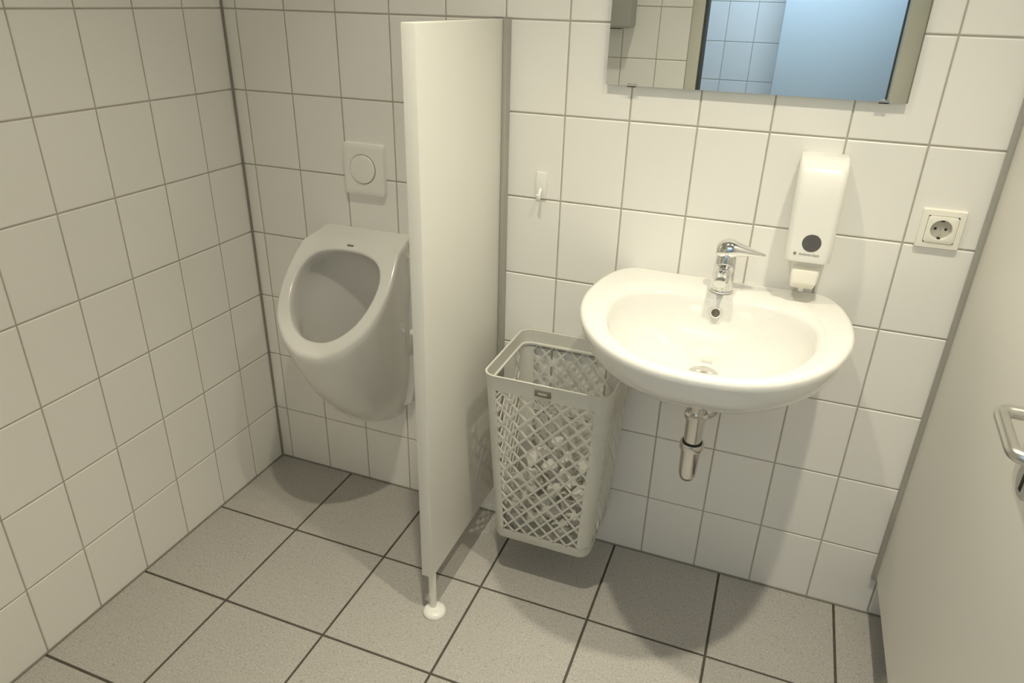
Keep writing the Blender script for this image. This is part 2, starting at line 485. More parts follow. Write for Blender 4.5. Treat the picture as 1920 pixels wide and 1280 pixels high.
# wall outline of the shell (y = 0), matched point by point
def wall_pt(i):
    if i < N1:
        q = i / (N1 - 1)                             # 0 upper left .. 1 upper right
        a = math.pi * (1 + q)                        # half turn under
        x = math.cos(a); s = -math.sin(a)
        zz = 0.60 - 0.355 * (s ** 0.62 if s > 0 else 0)
        xx = math.copysign(abs(x) ** 0.75, x) * 0.118
        return Vector((UC + xx, 0.0, zz))
    p = outer[i]
    return Vector((UC + (p.x - UC) * 0.9, 0.0, 0.60 + (ztop - 0.60) * (i - N1 + 1 if i - N1 < side_n else (NU - i if NU - i <= side_n else side_n)) / side_n))
wallp = [wall_pt(i) for i in range(NU)]
rings = []
def bez(a, b, c, q): return a * (1 - q) ** 2 + b * 2 * q * (1 - q) + c * q * q
for q in (1.0, 0.93, 0.84, 0.72, 0.6, 0.48, 0.36, 0.24, 0.14, 0.07, 0.025):
    ring = []
    for i in range(NU):
        f = outer[i]; w = wallp[i]
        if i < N1:
            d = min(i, N1 - 1 - i) / (N1 / 2)        # 0 at shoulders, 1 at lip
            c = Vector((w.x + (f.x - w.x) * 0.80, f.y * (0.60 + 0.08 * d), w.z + (f.z - w.z) * (0.34 - 0.14 * d)))
            a = f + Vector((0, 0, -0.012))
            ring.append(bez(a, c, w, q))
        else:
            a = f + Vector((0, 0, -0.008))
            ring.append(a.lerp(w, q))
    rings.append(ring)
# rounded lip edge
cen = Vector((UC, -0.20, onplane(-0.20)))
rings.append([p + Vector((0, 0, -0.005)) for p in outer])
nrm = Vector((0, -1.0, 1)).normalized()
def inset(p, k, up):
    d = cen - p
    d = d.normalized()
    return p + d * k + nrm * up if p.y < -0.02 else p + Vector((d.x * k * 0.3, 0 if p.y > -0.001 else d.y * k, 0))
rings.append([inset(p, 0.004, 0.0012) for p in outer])
ellc = Vector((UC, -0.200))
ih = [(0, -0.2955), (0.030, -0.293), (0.060, -0.282), (0.091, -0.259), (0.111, -0.230), (0.122, -0.196), (0.122, -0.164), (0.111, -0.141), (0.090, -0.124), (0.050, -0.113), (0, -0.110)]
ipoly = [(p.x, p.y) for p in smooth_closed([(x, y, 0) for x, y in ih] + [(-x, y, 0) for x, y in reversed(ih[1:-1])], 160)]
def ray_poly(poly, c, a):
    d = (math.cos(a), math.sin(a)); best = 0.1; hit = False
    for j in range(len(poly)):
        x1, y1 = poly[j]; x2, y2 = poly[(j + 1) % len(poly)]
        e0, e1 = x2 - x1, y2 - y1
        det = -d[0] * e1 + e0 * d[1]
        if abs(det) < 1e-12: continue
        b0, b1 = x1 - c[0], y1 - c[1]
        tt = (-b0 * e1 + e0 * b1) / det; ss = (d[0] * b1 - d[1] * b0) / det
        if tt > 0 and -1e-6 <= ss <= 1 + 1e-6 and (not hit or tt < best): best = tt; hit = True
    return best
iang = [math.atan2(outer[i].y - ellc.y, outer[i].x - UC) for i in range(NU)]
irad = [ray_poly(ipoly, (0, -0.200), a) for a in iang]
def opening(add, depth, shift=0.0):
    out = []
    for i in range(NU):
        r = irad[i] + add
        y = ellc.y + r * math.sin(iang[i])
        out.append(Vector((UC + r * math.cos(iang[i]), y, onplane(y))) - nrm * depth + Vector((0, shift, 0)))
    return out
O1 = opening(0.005, -0.0004)
rings.append([inset(outer[i], 0.009, 0.0012) if outer[i].y < -0.1 else outer[i].lerp(O1[i], 0.45) for i in range(NU)])
rings.append(O1)
rings.append(opening(0.001, 0.0008))
rings.append(opening(-0.001, 0.005))
rings.append(opening(0.0, 0.020, 0.003))
# the inside: swells under the rim then runs down to the outlet
def inside(z, ax, y0, y1):
    out = []
    yc = 0.5 * (y0 + y1); ry = 0.5 * (y1 - y0)
    for i in range(NU):
        p = outer[i]
        a = math.atan2(p.y - ellc.y, p.x - UC)
        out.append(Vector((UC + ax * math.cos(a), yc + ry * math.sin(a), z)))
    return out
def blend(A, B, q): return [a.lerp(b, q) for a, b in zip(A, B)]
I0 = opening(0.006, 0.050, 0.010)
I1 = inside(0.585, 0.116, -0.262, -0.03)
I2 = inside(0.48, 0.098, -0.200, -0.028)
I3 = inside(0.39, 0.070, -0.135, -0.032)
I4 = inside(0.355, 0.035, -0.105, -0.05)
rings += [I0, blend(I0, I1, 0.5), I1, blend(I1, I2, 0.5), I2, I3, I4]
V, F = loft(rings, True, True)
U(mesh_obj('bowl', V, F, M['urinal'], None, 60))
# flat mounting flange at the wall and the cap of the fixing screw
fl = []
for y in (0.0, -0.022, -0.026):
    k = 0.0 if y > -0.023 else 0.004
    sh = [(UC - 0.145 + k, 0.80), (UC - 0.145 + k, 0.42), (UC - 0.128 + k, 0.345), (UC - 0.085, 0.315 + k), (UC + 0.085, 0.315 + k), (UC + 0.128 - k, 0.345), (UC + 0.145 - k, 0.42), (UC + 0.145 - k, 0.80)]
    fl.append([(x, y, z) for x, z in sh])
U(loft_obj('mounting_flange', fl, M['urinal'], None, True, True, 40))
U(lathe_obj('screw_cap', [(0.001, 0.014), (0.006, 0.0135), (0.0105, 0.010), (0.011, 0.0), (0.001, 0.0)], (UC + 0.144, -0.045, 0.585), M['plastic'], None, 'x', 20))
U(lathe_obj('screw_cap', [(0.001, -0.014), (0.006, -0.0135), (0.0105, -0.010), (0.011, 0.0), (0.001, 0.0)], (UC - 0.144, -0.045, 0.585), M['plastic'], None, 'x', 20))

def text_mesh(name, s, size, mat, Mx, parent, extrude=0.0002):
    c = bpy.data.curves.new(name, 'FONT'); c.body = s; c.size = size; c.extrude = extrude
    c.align_x = 'CENTER'; c.align_y = 'CENTER'; c.resolution_u = 2
    o = link(bpy.data.objects.new(name, c))
    dg = bpy.context.evaluated_depsgraph_get()
    me = bpy.data.meshes.new_from_object(o.evaluated_get(dg))
    bpy.data.objects.remove(o)
    me.transform(Mx)
    o = finish(name, me, mat)
    return part_abs(o, parent) if parent else o

# small dark maker's mark on the urinal top (a short dash, as far as the photo shows it)
yk = -0.096
U(box('maker_mark', (UC - 0.009, yk - 0.0022, top_z(yk) - 0.002), (UC + 0.009, yk + 0.0022, top_z(yk) + 0.0024), M['ink'], None, 0.0008))

# ------------------------------------------------------------------ flush plate
t = thing('flush_plate', 'white square flush plate with large round button above the urinal', 'flush plate', (0.405, 0, 1.018))
ro = rrect(0.344, 0.466, 0.950, 1.086, 0.010)
rr = lambda k, y: [(0.405 + (x - 0.405) * (1 - k), y, 1.018 + (z - 1.018) * (1 - k)) for x, z in ro]
part_abs(loft_obj('plate', [rr(0, 0), rr(0, -0.010), rr(0.03, -0.014), rr(0.12, -0.0165), rr(0.2, -0.017)], M['plastic'], None, True, True, 35), t)
bp_ = lathe_obj('button', [(0.001, -0.016), (0.037, -0.016), (0.037, -0.0195), (0.0355, -0.021), (0.020, -0.0222), (0.001, -0.0225)], (0.405, 0, 1.020), M['plastic'], None, 'y', 48)
part_abs(bp_, t)
part_abs(lathe_obj('button_gap', [(0.0370, -0.0168), (0.0388, -0.0168), (0.0388, -0.0174), (0.0370, -0.0174)], (0.405, 0, 1.020), M['silicone'], None, 'y', 48), t)

# ------------------------------------------------------------------ urinal divider
t = thing('urinal_divider', 'white upright partition panel between urinal and washbasin', 'partition', (0.784, -0.22, 0))
part_abs(box('panel', (0.769, -0.440, 0.125), (0.799, -0.012, 1.3925), M['hpl'], None, 0.0022), t)
pf = bmesh.new()
for lo, hi in (((0.761, -0.0035, 0.118), (0.809, -0.0005, 1.3935)), ((0.7995, -0.030, 0.118), (0.8085, -0.0030, 1.3935)), ((0.7605, -0.030, 0.118), (0.7685, -0.0030, 1.3935))):
    box_bm(lo, hi, 0.0008, 1, pf)
part_abs(bm_obj('wall_profile', pf, M['alu'], None, 40), t)
part_abs(lathe_obj('foot_post', [(0.0095, 0.004), (0.0095, 0.127)], (0.790, -0.424, 0), M['hpl'], None, 'z', 24), t)
part_abs(lathe_obj('foot_disc', [(0.001, 0.0), (0.029, 0.0), (0.030, 0.004), (0.028, 0.010), (0.022, 0.014), (0.011, 0.016), (0.001, 0.016)], (0.797, -0.430, 0), M['plastic'], None, 'z', 36), t)

# ------------------------------------------------------------------ washbasin
BX = 1.352; BZ = 0.857
t = thing('washbasin', 'white ceramic wall-hung washbasin with half-round front', 'washbasin', (BX, 0, 0.72))
NB = 160
bc = Vector((0.0, -0.245))
def outer_poly():
    R = [(0.215, 0.0), (0.242, -0.030), (0.260, -0.075), (0.271, -0.130), (0.2755, -0.190), (0.2725, -0.245), (0.262, -0.297), (0.241, -0.357),
         (0.209, -0.413), (0.171, -0.457), (0.125, -0.491), (0.065, -0.514), (0.0, -0.521)]
    half_ = [(p.x, p.y) for p in catmull(R, 90)]
    left = [(-x, y) for x, y in reversed(half_[:-1])]
    return half_ + left + [(-0.215 + 0.43 * k / 40, 0.0) for k in range(1, 40)]
def catmull(pts, n):
    P = [Vector((x, y, 0)) for x, y in pts]; m = len(P); out = []
    for k in range(n):
        f = (m - 1) * k / (n - 1); i_ = min(int(f), m - 2); q = f - i_
        p0, p1, p2, p3 = P[max(i_ - 1, 0)], P[i_], P[i_ + 1], P[min(i_ + 2, m - 1)]
        out.append(0.5 * ((2 * p1) + (p2 - p0) * q + (2 * p0 - 5 * p1 + 4 * p2 - p3) * q * q + (3 * p1 - p0 - 3 * p2 + p3) * q ** 3))
    return out
def radial(poly, c, n):
    out = []
    m = len(poly)
    for i in range(n):
        a = 2 * math.pi * i / n
        d = (math.cos(a), math.sin(a)); best = None
        for j in range(m):
            x1, y1 = poly[j]; x2, y2 = poly[(j + 1) % m]
            ex_, ey_ = x2 - x1, y2 - y1
            det = d[0] * -ey_ + ex_ * d[1]
            if abs(det) < 1e-12: continue
            bx0, by0 = x1 - c[0], y1 - c[1]
            tt = (bx0 * -ey_ + ex_ * by0) / det
            ss = (d[0] * by0 - d[1] * bx0) / det
            if tt > 0 and -1e-6 <= ss <= 1 + 1e-6 and (best is None or tt < best): best = tt
        out.append(best)
    return out
RO = radial(outer_poly(), bc, NB)
def inner_poly(ax, yb, yf, n=2.35):
    pts = []
    yc = -0.245
    for k in range(240):
        a = 2 * math.pi * k / 240
        ca, sa = math.cos(a), math.sin(a)
        m = 2.7 if sa > 0 else 2.1
        x = math.copysign(abs(ca) ** (2 / m), ca) * ax
        y = yc + math.copysign(abs(sa) ** (2 / m), sa) * ((yb - yc) if sa > 0 else (yc - yf))
        pts.append((x, y))
    return pts
RI = radial(inner_poly(0.208, -0.112, -0.484), bc, NB)
def ring_b(R, z, k=1.0, dx=0.0, dy=0.0, add=0.0):
    out = []
    for i in range(NB):
        a = 2 * math.pi * i / NB
        r = R[i] * k + add
        x = bc.x + r * math.cos(a); y = bc.y + r * math.sin(a)
        y = min(y + dy, 0.0)
        out.append(Vector((BX + x + dx, y, z)))
    return out
def lerp_ring(A, B, q): return [a.lerp(b, q) for a, b in zip(A, B)]
dr = Vector((BX, -0.205, 0.0))
def disc(r, z, y=-0.205):
    return [Vector((BX + r * math.cos(2 * math.pi * i / NB), y + r * math.sin(2 * math.pi * i / NB), z)) for i in range(NB)]
def rimz(v):                                                # the deck rises slightly to the wall
    return 0.0
RG = []
RG.append(disc(0.026, 0.690))                               # underside collar
RG.append(disc(0.040, 0.694))
B_low = [Vector((BX + (p.x - BX) * 1.0, p.y, p.z)) for p in ring_b(RO, 0.715, 0.52, dy=0.02)]
RG.append(lerp_ring(disc(0.040, 0.697), B_low, 0.5))
RG.append(ring_b(RO, 0.722, 0.52, dy=0.03))
RG.append(ring_b(RO, 0.742, 0.70, dy=0.02))
RG.append(ring_b(RO, 0.766, 0.84, dy=0.01))
RG.append(ring_b(RO, 0.792, 0.93, dy=0.004))
RG.append(ring_b(RO, 0.818, 0.975))
RG.append(ring_b(RO, 0.838, 0.996))
RG.append(ring_b(RO, 0.848, 1.0))
RG.append(ring_b(RO, 0.854, 1.0, add=-0.0022))
RG.append(ring_b(RO, BZ, 1.0, add=-0.0075))
RG.append(ring_b(RO, BZ + 0.0005, 1.0, add=-0.014))
outr = ring_b(RO, BZ + 0.0002, 1.0, add=-0.014); inr = ring_b(RI, BZ - 0.002, 1.0, add=0.010)
RG.append(lerp_ring(outr, inr, 0.5))
RG.append(inr)
RG.append(ring_b(RI, BZ - 0.0055, 1.0, add=0.002))
RG.append(ring_b(RI, BZ - 0.013, 1.0, add=-0.003))
RG.append(ring_b(RI, BZ - 0.030, 0.975))
RG.append(ring_b(RI, BZ - 0.055, 0.93, dy=0.003))
RG.append(ring_b(RI, BZ - 0.082, 0.84, dy=0.008))
RG.append(ring_b(RI, BZ - 0.110, 0.68, dy=0.014))
RG.append(ring_b(RI, BZ - 0.132, 0.45, dy=0.024))
RG.append(disc(0.045, BZ - 0.1445))
RG.append(disc(0.032, BZ - 0.148))
RG.append(disc(0.030, BZ - 0.152))
V, F = loft(RG, True, True)
part_abs(mesh_obj('basin', V, F, M['ceramic'], None, 70), t)
dz = BZ - 0.148
part_abs(lathe_obj('drain_flange', [(0.001, 0.0), (0.031, 0.0), (0.031, 0.0022), (0.028, 0.0034), (0.001, 0.0034)], (BX, -0.205, dz), M['chrome_dull'], None, 'z', 36), t)
part_abs(lathe_obj('drain_plug', [(0.001, 0.0034), (0.023, 0.0034), (0.023, 0.006), (0.018, 0.0085), (0.001, 0.0095)], (BX, -0.205, dz), M['chrome_dull'], None, 'z', 36), t)
# overflow opening in the back of the bowl
ov = lathe([(0.001, 0.003), (0.0092, 0.003), (0.0092, 0.0), (0.001, 0.0)], (0, 0, 0), 'z', 24)
ovr = lathe([(0.0092, 0.0), (0.0092, 0.0045), (0.0105, 0.0055), (0.0118, 0.0045), (0.0122, 0.0), ], (0, 0, 0), 'z', 24)
Mo = Matrix.Translation((BX + 0.001, -0.1195, 0.8185)) @ Matrix.Rotation(math.radians(68), 4, 'X')
def xf(rings, Mx): return [[tuple(Mx @ Vector(p)) for p in r] for r in rings]
part_abs(loft_obj('overflow_hole', xf(ov, Mo), M['brown'], None, True, True), t)
part_abs(loft_obj('overflow_rim', xf(ovr, Mo), M['ceramic'], None), t)

# ------------------------------------------------------------------ tap
FXP, FYP = 1.354, -0.074
t = thing('mixer_tap', 'chrome single-lever mixer tap with lever turned to the right', 'tap', (FXP, FYP, BZ))
part_abs(lathe_obj('base_ring', [(0.001, 0.0), (0.0265, 0.0), (0.0268, 0.003), (0.0255, 0.006), (0.001, 0.006)], (FXP, FYP, BZ), M['chrome'], None, 'z', 40), t)
part_abs(lathe_obj('body', [(0.001, 0.005), (0.0252, 0.005), (0.0245, 0.020), (0.0232, 0.040), (0.0226, 0.062), (0.0222, 0.076), (0.0212, 0.080), (0.001, 0.0805)], (FXP, FYP, BZ), M['chrome'], None, 'z', 48), t)
# spout: tapering rounded section running to the front
sp = []
for k in range(9):
    q = k / 8
    y = FYP - 0.008 - 0.072 * q
    z = BZ + 0.050 + 0.003 * math.sin(q * math.pi) - 0.008 * q
    w = 0.0205 - 0.0055 * q; h = 0.0175 - 0.0080 * q
    if k == 8: w *= 0.82; h *= 0.82
    sp.append([(FXP + w * math.copysign(abs(math.cos(a)) ** 0.75, math.cos(a)), y, z + h * math.copysign(abs(math.sin(a)) ** 0.75, math.sin(a))) for a in [2 * math.pi * i / 32 for i in range(32)]])
part_abs(loft_obj('spout', sp, M['chrome'], None, True, True, 50), t)
part_abs(lathe_obj('aerator', [(0.001, -0.006), (0.0105, -0.006), (0.0108, 0.006), (0.001, 0.006)], (FXP, FYP - 0.066, BZ + 0.031), M['chrome_dull'], None, 'z', 28), t)
part_abs(lathe_obj('cartridge_collar', [(0.001, 0.080), (0.0208, 0.080), (0.0205, 0.083), (0.0195, 0.0845), (0.001, 0.0845)], (FXP, FYP, BZ), M['chrome_dull'], None, 'z', 40), t)
# lever: cap over the body flowing into a blade to the right
lev = thing  # (keep the name space tidy)
lp = []
LA = math.radians(4)                                        # heading of the blade, from +x
secs = [(-0.0240, 0.004, 0.006, 0.0905), (-0.0215, 0.014, 0.0150, 0.0925), (-0.013, 0.0200, 0.0225, 0.0925), (0.0, 0.0225, 0.0265, 0.0930),
        (0.012, 0.0220, 0.0220, 0.0965), (0.024, 0.0195, 0.0140, 0.0985), (0.038, 0.0165, 0.0105, 0.0970), (0.054, 0.0130, 0.0070, 0.0950), (0.068, 0.0090, 0.0042, 0.0932), (0.078, 0.0048, 0.0026, 0.0922), (0.081, 0.001, 0.001, 0.0918)]
for s, w, h, zc in secs:
    ring = []
    for i in range(28):
        a = 2 * math.pi * i / 28
        u = w * math.copysign(abs(math.cos(a)) ** 0.85, math.cos(a)); v = h * math.copysign(abs(math.sin(a)) ** 0.85, math.sin(a))
        if s < 0.02: v = max(v, 0.0845 - zc)
        ring.append((FXP + s * math.cos(LA) - u * math.sin(LA), FYP - 0.004 + s * math.sin(LA) + u * math.cos(LA), BZ + zc + v))
    lp.append(ring)
part_abs(loft_obj('lever', lp, M['chrome'], None, True, True, 60), t)

# ------------------------------------------------------------------ siphon trap
TX, TY = 1.352, -0.205
t = thing('siphon_trap', 'chrome bottle trap and drain pipe hanging below the washbasin', 'drain trap', (TX, TY, 0.43))
part_abs(lathe_obj('tail_pipe', [(0.0185, 0.602), (0.0185, 0.694)], (TX, TY, 0), M['chrome_dull'], None, 'z', 32), t)
part_abs(lathe_obj('union_nut', [(0.001, 0.596), (0.0225, 0.596), (0.0262, 0.5985), (0.0262, 0.608), (0.0225, 0.612), (0.001, 0.612)], (TX, TY, 0), M['chrome_dull'], None, 'z', 32), t)
part_abs(lathe_obj('inlet_pipe', [(0.0195, 0.526), (0.0215, 0.598)], (TX, TY, 0), M['chrome_dull'], None, 'z', 32), t)
part_abs(lathe_obj('seal_ring', [(0.019, 0.5325), (0.0222, 0.5325), (0.0222, 0.5345), (0.019, 0.5345)], (TX, TY, 0), M['rubber'], None, 'z', 32), t)
part_abs(lathe_obj('clamp_ring', [(0.0185, 0.514), (0.0258, 0.514), (0.0272, 0.5175), (0.0272, 0.5285), (0.0258, 0.5327), (0.0185, 0.5327)], (TX, TY, 0), M['chrome_dull'], None, 'z', 36), t)
part_abs(lathe_obj('cup', [(0.001, 0.4265), (0.008, 0.4275), (0.0150, 0.432), (0.0190, 0.441), (0.0205, 0.454), (0.0225, 0.515)], (TX, TY, 0), M['chrome_dull'], None, 'z', 36), t)
part_abs(loft_obj('wall_pipe', tube_rings([(TX, TY + 0.012, 0.575), (TX, -0.12, 0.565), (TX, -0.05, 0.545), (TX, 0.0, 0.530)], 0.0155, 20), M['chrome_dull'], None, True, True), t)
part_abs(lathe_obj('wall_flange', [(0.001, 0.0), (0.042, 0.0), (0.0415, -0.005), (0.034, -0.014), (0.020, -0.019), (0.001, -0.019)], (TX, 0.0, 0.520), M['chrome_dull'], None, 'y', 36), t)

# ------------------------------------------------------------------ soap dispenser
SX = 1.513
t = thing('soap_dispenser', 'tall white soap dispenser with round dark window above the washbasin', 'soap dispenser', (SX, 0, 0.9))
prof = [(0.954, 0.100, 0.0430), (0.956, 0.1055, 0.0443), (0.962, 0.108, 0.0448), (0.99, 0.1085, 0.0450), (1.03, 0.1085, 0.0454), (1.06, 0.108, 0.0458), (1.085, 0.107, 0.0461), (1.105, 0.105, 0.0463), (1.122, 0.1015, 0.0464), (1.136, 0.096, 0.0464), (1.147, 0.088, 0.0462), (1.155, 0.077, 0.0458), (1.160, 0.062, 0.0452), (1.162, 0.040, 0.0445)]
rg = []
for z, d, w in prof:
    c = (SX + 0.003 * (1.16 - z) / 0.2)
    r = min(0.016, d * 0.45)
    o = rrect(c - w, c + w, -d, 0.0, r, 5)
    # keep the wall side square
    rg.append([(x, y, z) for x, y in o])
part_abs(loft_obj('housing', rg, M['plastic'], None, True, True, 45), t)
part_abs(lathe_obj('level_window', [(0.001, -0.1075), (0.0185, -0.1075), (0.0185, -0.1088), (0.0178, -0.1094), (0.001, -0.1094)], (SX + 0.0045, 0, 0.9985), M['window'], None, 'y', 40), t)
Mt = Matrix.Translation((SX + 0.004, -0.1089, 0.9735)) @ Matrix.Rotation(math.radians(90), 4, 'X')
text_mesh('lettering', 'Kimberly-Clark', 0.0062, M['ink'], Mt, t)
part_abs(lathe_obj('emblem_ring', [(0.0023, -0.1083), (0.0030, -0.1083), (0.0030, -0.1092), (0.0023, -0.1092)], (SX - 0.0235, 0, 0.9737), M['ink'], None, 'y', 20), t)
part_abs(lathe_obj('emblem_dot', [(0.0003, -0.1083), (0.0008, -0.1083), (0.0008, -0.1091), (0.0003, -0.1091)], (SX - 0.0235, 0, 0.9737), M['ink'], None, 'y', 12), t)
# push lever and nozzle below the housing
part_abs(box('back_plate', (SX - 0.019, -0.070, 0.915), (SX + 0.029, 0.0, 0.955), M['plastic'], None, 0.004), t)
pb = []
for z, y0, y1, w in ((0.882, -0.055, -0.012, 0.021), (0.884, -0.062, -0.010, 0.0235), (0.898, -0.078, -0.010, 0.0255), (0.906, -0.0935, -0.010, 0.0262), (0.932, -0.0985, -0.010, 0.028), (0.937, -0.097, -0.012, 0.0275)):
    pb.append([(x, y, z) for x, y in rrect(SX + 0.005 - w, SX + 0.005 + w, y0, y1, 0.007, 4)])
part_abs(loft_obj('push_lever', pb, M['cream'], None, True, True, 40), t)
part_abs(lathe_obj('nozzle', [(0.001, 0.872), (0.005, 0.872), (0.006, 0.884), (0.001, 0.884)], (SX + 0.005, -0.045, 0), M['plastic'], None, 'z', 16), t)

# ------------------------------------------------------------------ wall socket
KX, KZ = 1.758, 1.0315
t = thing('wall_socket', 'cream earthed wall socket beside the soap dispenser', 'socket', (KX, 0, KZ))
def sq(h, y, r): return [(x, y, z) for x, z in rrect(KX - h, KX + h, KZ - h, KZ + h, r, 4)]
part_abs(loft_obj('frame', [sq(0.0405, 0, 0.003), sq(0.0405, -0.006, 0.003), sq(0.0385, -0.0095, 0.003), sq(0.0285, -0.0105, 0.002), sq(0.0282, -0.0005, 0.002)], M['cream'], None, False, False, 35), t)
# insert with a round opening
ins = []
n = 40
def sqr(h, y):
    out = []
    for i in range(n):
        a = 2 * math.pi * (i + 0.5) / n
        c, s = math.cos(a), math.sin(a); m = max(abs(c), abs(s))
        out.append((KX + h * c / m, y, KZ + h * s / m))
    return out
def cir(r, y): return [(KX + r * math.cos(2 * math.pi * (i + 0.5) / n), y, KZ + r * math.sin(2 * math.pi * (i + 0.5) / n)) for i in range(n)]
part_abs(loft_obj('insert', [sqr(0.0278, -0.004), sqr(0.0278, -0.0115), sqr(0.0268, -0.0122), cir(0.0205, -0.0122), cir(0.0198, -0.0115), cir(0.0195, -0.001)], M['cream'], None, False, False, 35), t)
part_abs(lathe_obj('recess', [(0.001, -0.0018), (0.0196, -0.0018), (0.0196, -0.0028), (0.001, -0.0028)], (KX, 0, KZ), M['socket_in'], None, 'y', 40), t)
for s in (-1, 1):
    part_abs(lathe_obj('pin_hole', [(0.0002, -0.0026), (0.0027, -0.0026), (0.0027, -0.0033), (0.0002, -0.0033)], (KX + s * 0.0095, 0, KZ), M['hole'], None, 'y', 16), t)
    part_abs(box('earth_clip', (KX - 0.003, -0.0105, KZ + s * 0.0185 - 0.0022), (KX + 0.003, -0.002, KZ + s * 0.0185 + 0.0016), M['rubber'], None, 0.0006), t)
part_abs(lathe_obj('screw', [(0.0002, -0.0026), (0.0026, -0.0026), (0.0023, -0.0036), (0.0002, -0.0036)], (KX, 0, KZ), M['satin'], None, 'y', 16), t)

# ------------------------------------------------------------------ adhesive hook
t = thing('wall_hook', 'small white adhesive hook on the tile right of the partition', 'hook', (0.896, 0, 1.027))
part_abs(box('back_plate', (0.8825, -0.006, 0.996), (0.9095, 0.0, 1.060), M['plastic'], None, 0.0025), t)
hk = arc_path([(0.8955, -0.005, 1.018), (0.8955, -0.0135, 1.012), (0.8955, -0.0165, 0.9985), (0.8955, -0.0245, 0.9990), (0.8955, -0.0265, 1.0095)], 0.004, 4)
part_abs(loft_obj('hook_arm', tube_rings(hk, 0.0042, 12), M['plastic'], None, True, True), t)

# ------------------------------------------------------------------ mirror
MX0, MX1, MZ0, MZ1 = 1.039, 1.6395, 1.2695, 2.05
t = thing('wall_mirror', 'frameless rectangular mirror above the washbasin', 'mirror', (1.34, 0, MZ0))
g = bmesh.new(); box_bm((MX0, -0.0135, MZ0), (MX1, -0.0085, MZ1), 0.0, 1, g)
glass = bm_obj('glass', g, M['mirror'])
glass.data.materials.append(M['glass_edge'])
for p in glass.data.polygons:
    p.material_index = 0 if p.normal.y < -0.9 else 1
part_abs(glass, t)
for x in (MX0 + 0.058, MX1 - 0.042):
    for z, s in ((MZ0, 1), (MZ1, -1)):
        c = bmesh.new()
        box_bm((x - 0.010, -0.0158, min(z - s * 0.0035, z + s * 0.0045)), (x + 0.010, -0.0137, max(z - s * 0.0035, z + s * 0.0045)), 0.0006, 1, c)
        box_bm((x - 0.010, -0.0158, min(z - s * 0.0035, z - s * 0.0006)), (x + 0.010, 0.0, max(z - s * 0.0035, z - s * 0.0006)), 0.0004, 1, c)
        part_abs(bm_obj('clip', c, M['chrome_dull'], None, 40), t)

# ------------------------------------------------------------------ waste basket
t = thing('waste_basket', 'pale grey plastic lattice waste basket hung on the wall below the washbasin', 'waste basket', (1.01, -0.13, 0.13))
B0 = (0.879, 1.141, -0.237, -0.020, 0.130)      # x0 x1 y0 y1 z bottom
B1 = (0.864, 1.172, -0.287, -0.006, 0.645)      # top
def bsec(z, off=0.0, r=0.030, seg=7):
    q = (z - B0[4]) / (B1[4] - B0[4])
    a = [B0[i] + (B1[i] - B0[i]) * q for i in range(4)]
    return [Vector((x, y, z)) for x, y in rrect(a[0] + off, a[1] - off, a[2] + off, a[3] - off, r - off, seg)]
TH = 0.003
z1 = B1[4]; zr = z1 - 0.042
P_ = lambda o: part_abs(o, t)
P_(loft_obj('rim', [bsec(zr, 0.0), bsec(z1 - 0.004, -0.0015), bsec(z1 - 0.001, -0.002), bsec(z1, 0.0), bsec(z1 - 0.0008, 0.003), bsec(z1 - 0.006, TH), bsec(zr + 0.007, TH), bsec(zr + 0.005, TH + 0.004), bsec(zr + 0.0005, TH + 0.004), bsec(zr, TH)], M['basket'], None, False, False, 35))
# close the rim underside
zb = B0[4]
P_(loft_obj('base', [bsec(zb + 0.034, 0.0), bsec(zb + 0.006, 0.0), bsec(zb + 0.0015, 0.002), bsec(zb, 0.006), bsec(zb, 0.03), bsec(zb + 0.004, 0.03), bsec(zb + 0.004, TH + 0.002), bsec(zb + 0.034, TH)], M['basket'], None, False, False, 35))
fp = bmesh.new()
fv = [fp.verts.new(p) for p in bsec(zb + 0.002, 0.02)]
fp.faces.new(fv)
r_ = bmesh.ops.extrude_face_region(fp, geom=list(fp.faces))
bmesh.ops.translate(fp, vec=(0, 0, 0.003), verts=[v for v in r_['geom'] if isinstance(v, bmesh.types.BMVert)])
P_(bm_obj('bottom_plate', fp, M['basket'], None))
# four corner posts
seg = 7
nper = seg + 1
def corner_post(c):
    rings_ = []
    zs = [zb + 0.030, zr + 0.002]
    for z in zs:
        o = bsec(z, 0.0); i_ = bsec(z, TH)
        idx = [c * nper + k for k in range(nper)]
        def ext(L):
            pts = [L[k] for k in idx]
            prev = L[(idx[0] - 1) % len(L)]; nxt = L[(idx[-1] + 1) % len(L)]
            a = pts[0] + (prev - pts[0]).normalized() * 0.002; b = pts[-1] + (nxt - pts[-1]).normalized() * 0.002
            return [a] + pts + [b]
        rings_.append(ext(o) + list(reversed(ext(i_))))
    return rings_
for c in range(4):
    P_(loft_obj('corner_post', corner_post(c), M['basket'], None, True, True, 35))
